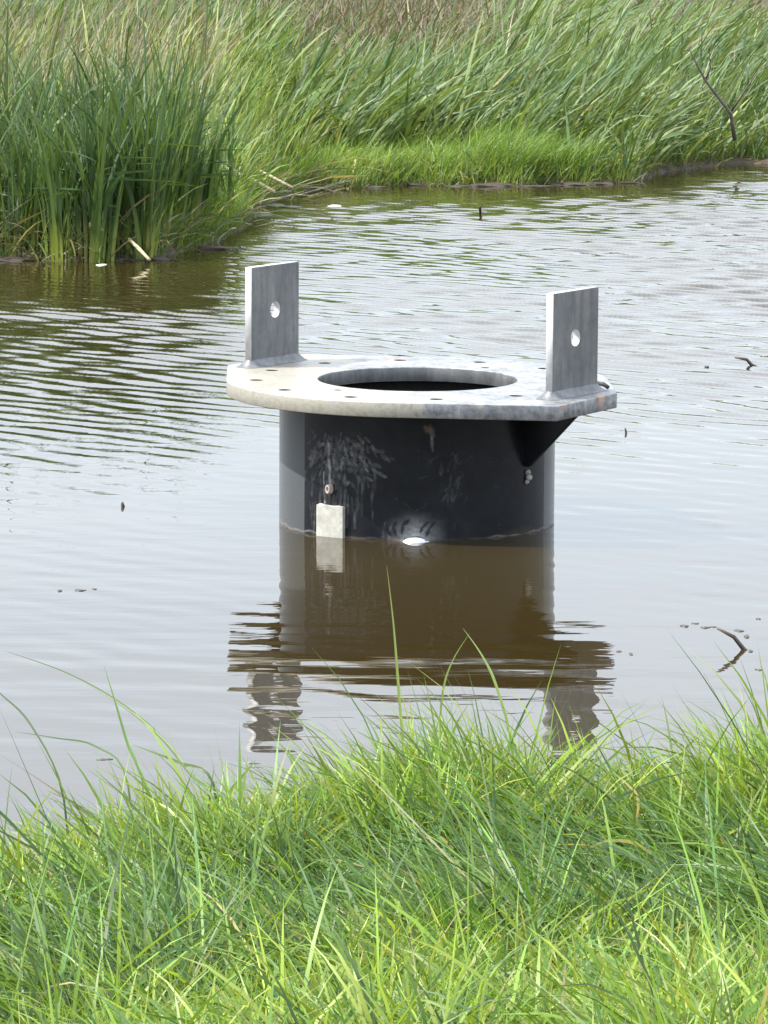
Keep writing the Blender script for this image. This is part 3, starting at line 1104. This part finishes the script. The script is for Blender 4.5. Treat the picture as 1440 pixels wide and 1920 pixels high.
# filler in the depth of the clump and dead leaves at its foot
o = blades_obj('reed_litter', M['reed'],
               straps(1500, (-4.6, -1.75), .6, 3.6, 1.15, .3, .10, .45, 0, 2.5, .022, [C_DEEP, C_MID, C_BLUE], [4, 3, 2]),
               straps(420, (-4.4, -1.3), -.15, .5, .42, .2, .7, .8, 0, 3, .018, [D_STRAW, D_BROWN, C_MID], [3, 3, 2]),
               straps(900, (-4.4, -1.3), -.1, .8, .35, .12, .3, .5, 0, 3, .012, [C_LITE, C_MID, C_YEL], [3, 3, 1]))
tag(o, 'tangle of small leaves and dead litter at the foot of the left cattails', 'reed litter', kind='stuff')

# ------------------------------------------------------------------ reed bed along the far bank
bed = blades_obj('reed_bed', M['reed'],
    straps(8500, (-4.5, 8), 1.5, 7.0, .98, .26, .50, .42, R(8), .75, .034, [C_BLUE, C_MID, C_DEEP, C_LITE], [3.5, 4, 2, 4],
           dens=lambda x, y: (y > 47.5)),
    straps(5500, (-6, 9), 50, 57.5, .98, .26, .48, .42, R(8), .75, .034, [C_BLUE, C_MID, C_LITE, C_DEEP], [3, 4, 5, 1.5], follow=False,
           dens=lambda x, y: (y > far_edge(x) + 2.0) & (y < 54.0 + 2.2 * np.clip((x - 1.2) / 1.2, 0, 1) + 1.6 * np.clip((-1.6 - x) / 1.0, 0, 1) + .5 * np.sin(x * 2.1))),
    straps(1800, (1.4, 9), 55, 64, 1.2, .26, .35, .7, R(8), .6, .034, [C_LITE, C_MID, C_BLUE], [5, 4, 3], follow=False),
    straps(2600, (-5.2, -1.75), 41, 51, .72, .2, .2, .5, R(20), .9, .026, [C_LITE, C_YEL, (.24, .25, .14), (.20, .21, .12)], [3, 2.5, 4, 4], follow=False,
           dens=lambda x, y: (y > far_edge(x) + 3.0)),
    # pale growth filling the saddle between the clump and the far bed
    straps(4200, (-2.4, -.9), 40, 51, .46, .15, .25, .6, R(15), 1.0, .020, [C_LITE, C_YEL, C_MID, G_BRIGHT], [4, 2, 2, 4], follow=False,
           dens=lambda x, y: (y > far_edge(x) + .5)),
    straps(1300, (-1.0, 7.0), 1.3, 3.4, .5, .2, .25, .6, R(10), .7, .030, [C_YEL, C_LITE, C_MID], [3, 4, 2]),
    straps(2100, (1.9, 7.0), .05, 3.4, .65, .25, .5, .8, R(15), 1.1, .032, [C_MID, C_BLUE, C_LITE, C_YEL], [4, 3, 4, 1]),
    straps(240, (-5, 8), 2.4, 8.0, 1.1, .3, .4, .8, R(8), .9, .026, [D_STRAW, (.2, .2, .09)], [3, 2], dens=lambda x, y: (y > 48.2)))
tag(bed, 'wind-combed bed of green reeds along the far bank', 'reeds', kind='stuff')

low = blades_obj('shore_grass', M['grass'],
    straps(16500, (-1.75, 2.7), -.06, 2.0, .27, .09, .25, .8, R(20), 1.2, .0085, [G_BRIGHT, G_YEL, G_MID], [5, 2.5, 3], segs=4),
    straps(2500, (.9, 2.3), .1, 1.6, .46, .1, .3, .8, R(0), .9, .009, [G_BRIGHT, G_MID, C_LITE], [4, 4, 2], segs=4),
    straps(3500, (2.9, 8), .1, 2.0, .30, .1, .25, .7, R(20), .9, .011, [G_BRIGHT, G_YEL, G_MID], [4, 2, 3], segs=4),
    straps(900, (-1.4, 4), -.1, .5, .25, .1, .6, .8, 0, 3, .012, [D_STRAW, D_BROWN], [2, 3], segs=3),
    straps(150, (-1.35, -.75), -.25, 1.2, .55, .2, 1.25, .3, -.4, 1.6, .020, [(.42, .36, .24), D_STRAW, D_BROWN], [3, 3, 2], segs=3))
tag(low, 'fine yellow green grass along the far shore', 'grass', kind='stuff')

dry = blades_obj('dry_grass', M['dry'],
    straps(17000, (-9, 11), 54.5, 74, .60, .2, .25, .8, R(10), 1.4, .022, [D_PINK, D_BROWN, D_STRAW, (.09, .12, .05)], [4, 4, .8, 2.2], follow=False, segs=4),
    straps(5500, (-8, -1.9), 42, 60, .85, .22, .12, .45, R(10), .9, .018, [D_STRAW, D_PINK, (.15, .17, .08)], [3, 4, 3], follow=False, segs=4),
    straps(9000, (-16, 18), 74, 110, 1.0, .25, .2, .6, R(10), .8, .035, [D_PINK, D_BROWN, (.09, .12, .05)], [4, 4, 2], follow=False, segs=4))
tag(dry, 'reddish brown dry grass behind the reed bed', 'grass', kind='stuff')

# single plants that stand out at the shore
for px, py, h_, lab in ((1168, 338, .42, 'short yellow green reed plant standing out at the muddy far shore'),
                        (752, 378, .0, None),
                        (1100, 338, .34, 'small bright reed sprout left of the yellow green shore plant'),
                        (932, 250, .50, 'pale yellow reed tuft at the foot of the far reed bed'),
                        (1338, 270, .42, 'yellow green reed plant below the dead branch')):
    if lab is None: continue
    p = at(px, py, .05)
    yy = max(p.y, float(far_edge(np.array(p.x))) + .05)
    cattail(p.x, yy, 8, h_, R(10), R(14), lab, None, 1.6)

# ------------------------------------------------------------------ shoreline mud and dead stems
def lump(name, loc, sx, sy, sz, seed, label, group):
    r = random.Random(seed)
    bm = bmesh.new()
    bmesh.ops.create_icosphere(bm, subdivisions=3, radius=1)
    p = [r.uniform(0, 6) for _ in range(6)]
    for v in bm.verts:
        d = v.co
        k = 1 + .18 * math.sin(4 * d.x + p[0]) * math.sin(3 * d.y + p[1]) + .14 * math.sin(7 * d.z + p[2] + 5 * d.x) + .06 * math.sin(13 * d.x + p[3]) * math.sin(11 * d.y + p[4])
        v.co = Vector((d.x * sx * k, d.y * sy * k, d.z * sz * k))
    o = link(name, bm_mesh(name, bm, True), M['mud'])
    o.location = loc
    return tag(o, label, 'mud', group)


for k in range(20):
    x = random.choice([random.uniform(-.6, 3.1), random.uniform(.6, 2.9), random.uniform(-4.2, -1.4)])
    y = float(far_edge(np.array(x))) + random.uniform(-.16, .14)
    far_ = x > -1.3
    lump('mud_clod', (x, y, -.008), random.uniform(.08, .38), random.uniform(.08, .2), random.uniform(.02, .05), k,
         'dark wet mud clod along the far shoreline' if far_ else 'dark wet mud clod at the foot of the left cattails',
         'mud clods of the far shore' if far_ else 'mud clods under the cattails')

stem_list = [
    ([(415, 312), (470, 336), (514, 360)], 40.8, .024, 'thick pale dead reed stem lying at the shore right of the cattails'),
    ([(462, 308), (505, 330), (548, 352)], 41.8, .018, 'thin pale dead reed stem lying right of the thick one'),
    ([(465, 286), (464, 312), (463, 345)], 41.4, .015, 'short dead reed stub standing upright between the fallen stems'),
    ([(667, 300), (660, 330), (655, 362)], 46.2, .013, 'pale dry stalk standing at the middle of the far shore'),
    ([(242, 448), (262, 468), (280, 487)], 35.2, .016, 'yellow broken reed stem leaning into the water by the cattails'),
]
for pts, d, rad, lab in stem_list:
    P = [at_y(p[0], p[1], d - .5 * k / len(pts)) for k, p in enumerate(pts)]
    tag(link('dead_reed_stem', tube_mesh('dead_reed_stem', P, [rad * .8, rad, rad * .9], 7), M['straw']), lab, 'reed stem')

# stick standing in the water before the far shore
P = [at_y(902, 384, 41.0), at_y(900, 391, 41.0), at(901, 401, -.05)]
tag(link('stick', tube_mesh('stick', P, [.010, .013, .014]), M['twig']), 'short dark stick standing in the water before the far shore', 'stick')

# dead branch in the reeds at right
e = bpy.data.objects.new('dead_branch', None)
col.objects.link(e)
b0 = at_y(1372, 215, 48.6)
e.location = b0
tag(e, 'dead grey forked branch standing in the reeds at the right edge', 'branch')
def br(pts, rads):
    P = [at_y(p[0], p[1], 48.6 - .15 * k) - b0 for k, p in enumerate(pts)]
    return P, rads
for pts, rads in (([(1378, 262), (1370, 212), (1345, 180), (1322, 150), (1302, 112), (1290, 88)], [.05, .042, .036, .026, .016, .008]),
                  ([(1322, 150), (1332, 128), (1330, 100), (1340, 78)], [.022, .016, .011, .006]),
                  ([(1372, 208), (1390, 180), (1402, 162), (1420, 136), (1438, 116)], [.03, .022, .018, .012, .006]),
                  ([(1402, 162), (1403, 140), (1398, 122)], [.014, .009, .005]),
                  ([(1345, 180), (1330, 172), (1318, 174)], [.015, .010, .005])):
    P, rads = br(pts, rads)
    link('limb', tube_mesh('limb', P, [q * .52 for q in rads]), M['bark'], e)

# ------------------------------------------------------------------ things in the water
def twig(name, wl_px, tip_px, rad, lab, bend=.0):
    b_ = at(wl_px[0], wl_px[1], 0)
    tip = at_y(tip_px[0], tip_px[1], b_.y)
    mid = (b_ + tip) * .5 + Vector((bend, 0, abs(bend) * .6))
    d = (b_ - tip).normalized()
    P = [b_ + d * .12, b_, mid, tip]
    return tag(link(name, tube_mesh(name, P, [rad, rad, rad * .85, rad * .5]), M['twig']), lab, 'twig')


twig('twig', (1395, 1218), (1345, 1178), .0085, 'dark twig slanting out of the still water at right', .012)
twig('twig', (1410, 685), (1378, 670), .012, 'small twig poking out of the water far right beside the front lug', .02)
twig('twig', (231, 950), (229, 941), .009, 'tiny dark twig tip poking out of the water at left')
twig('twig', (1174, 812), (1172, 802), .006, 'tiny stalk tip in the open water right of the flange')


def scrap(px, py, L, W, rot, mat, lab, seed, group=None, cat='leaf scrap'):
    r = random.Random(seed)
    p = at(px, py, 0)
    n = 10
    bm = bmesh.new()
    top, bot = [], []
    for k in range(n):
        a = 2 * math.pi * k / n
        f = r.uniform(.75, 1.2)
        top.append(bm.verts.new((L / 2 * math.cos(a) * f, W / 2 * math.sin(a) * f, .001 + r.uniform(0, .003))))
        bot.append(bm.verts.new((L / 2 * math.cos(a) * f, W / 2 * math.sin(a) * f, -.006)))
    c0 = bm.verts.new((0, 0, .003))
    for k in range(n):
        bm.faces.new((top[k], top[(k + 1) % n], c0))
        bm.faces.new((bot[k], bot[(k + 1) % n], top[(k + 1) % n], top[k]))
    bm.faces.new(bot[::-1])
    o = link('leaf_scrap', bm_mesh('leaf_scrap', bm, True), M[mat])
    o.location = (p.x, p.y, 0)
    o.rotation_euler = (0, 0, rot)
    return tag(o, lab, cat, group)


scraps = [
    (1283, 1174, .030, .05, 0, 'leaf_scrap', 'brown leaf scrap floating left of the slanting twig, leftmost of its row'),
    (1303, 1170, .034, .03, .6, 'leaf_scrap', 'brown curled scrap second in the floating row left of the slanting twig'),
    (1322, 1177, .034, .03, 0, 'leaf_scrap', 'thin brown scrap third in the floating row left of the slanting twig'),
    (1337, 1176, .022, .03, .7, 'leaf_scrap', 'brown scrap touching the upper tip of the slanting twig'),
    (1386, 1183, .040, .04, 0, 'leaf_scrap', 'dark curled leaf floating above and behind the slanting twig'),
    (1400, 1194, .018, .07, 0, 'leaf_scrap', 'small dark bit just right of the dark curled floating leaf'),
    (1407, 1221, .016, .05, 0, 'leaf_scrap', 'tiny bit floating just right of the slanting twig foot'),
    (1422, 1256, .022, .04, .8, 'leaf_scrap', 'thin bit floating below right of the slanting twig'),
    (1422, 1161, .020, .05, 0, 'leaf_scrap', 'faint bit floating at the right edge above the twig'),
    (1183, 1227, .014, .06, 0, 'leaf_scrap', 'small bit floating right of the lug reflection'),
    (1160, 1222, .022, .03, 0, 'leaf_scrap', 'thin bit floating at the edge of the flange reflection'),
    (1325, 687, .03, .05, 0, 'leaf_scrap', 'small bit floating left of the far right twig'),
    (1385, 697, .03, .05, 0, 'leaf_scrap', 'small bit floating below the far right twig'),
    (1440, 668, .05, .05, 0, 'leaf_scrap', 'small bit floating at the right picture edge by the far twig'),
    (112, 1108, .02, .05, 0, 'leaf_scrap', 'small bit floating at the left end of the faint line of scraps'),
    (150, 1107, .045, .03, 0, 'leaf_scrap', 'thin scrap in the faint floating line at left'),
    (176, 1105, .02, .03, .5, 'leaf_scrap', 'small bit at the right end of the faint floating line'),
    (190, 497, .085, .22, 0, 'foam', 'pale white scrap floating before the left cattails'),
    (628, 386, .15, .35, 0, 'foam', 'pale scrap floating by the far shore right of the cattails'),
    (545, 388, .22, .4, .2, 'leaf_scrap', 'greenish drifting scrap left of the pale one by the far shore'),
    (195, 1425, .05, .02, .2, 'leaf_scrap', 'thin dark sliver on the still water at left'),
    (470, 402, .40, .9, .1, 'reed_mat', 'dark green mat of fallen leaves floating off the right flank of the cattails'),
    (500, 384, .30, .6, .3, 'reed_mat', 'smaller green mat of leaves floating behind the dark green one'),
    (385, 448, .30, .35, 0, 'reed_mat', 'green leaf mat at the front right foot of the cattails'),
]
for k, (px, py, L, W, rot, mt, lab) in enumerate(scraps):
    scrap(px, py, L, W, rot, mt, lab, k)
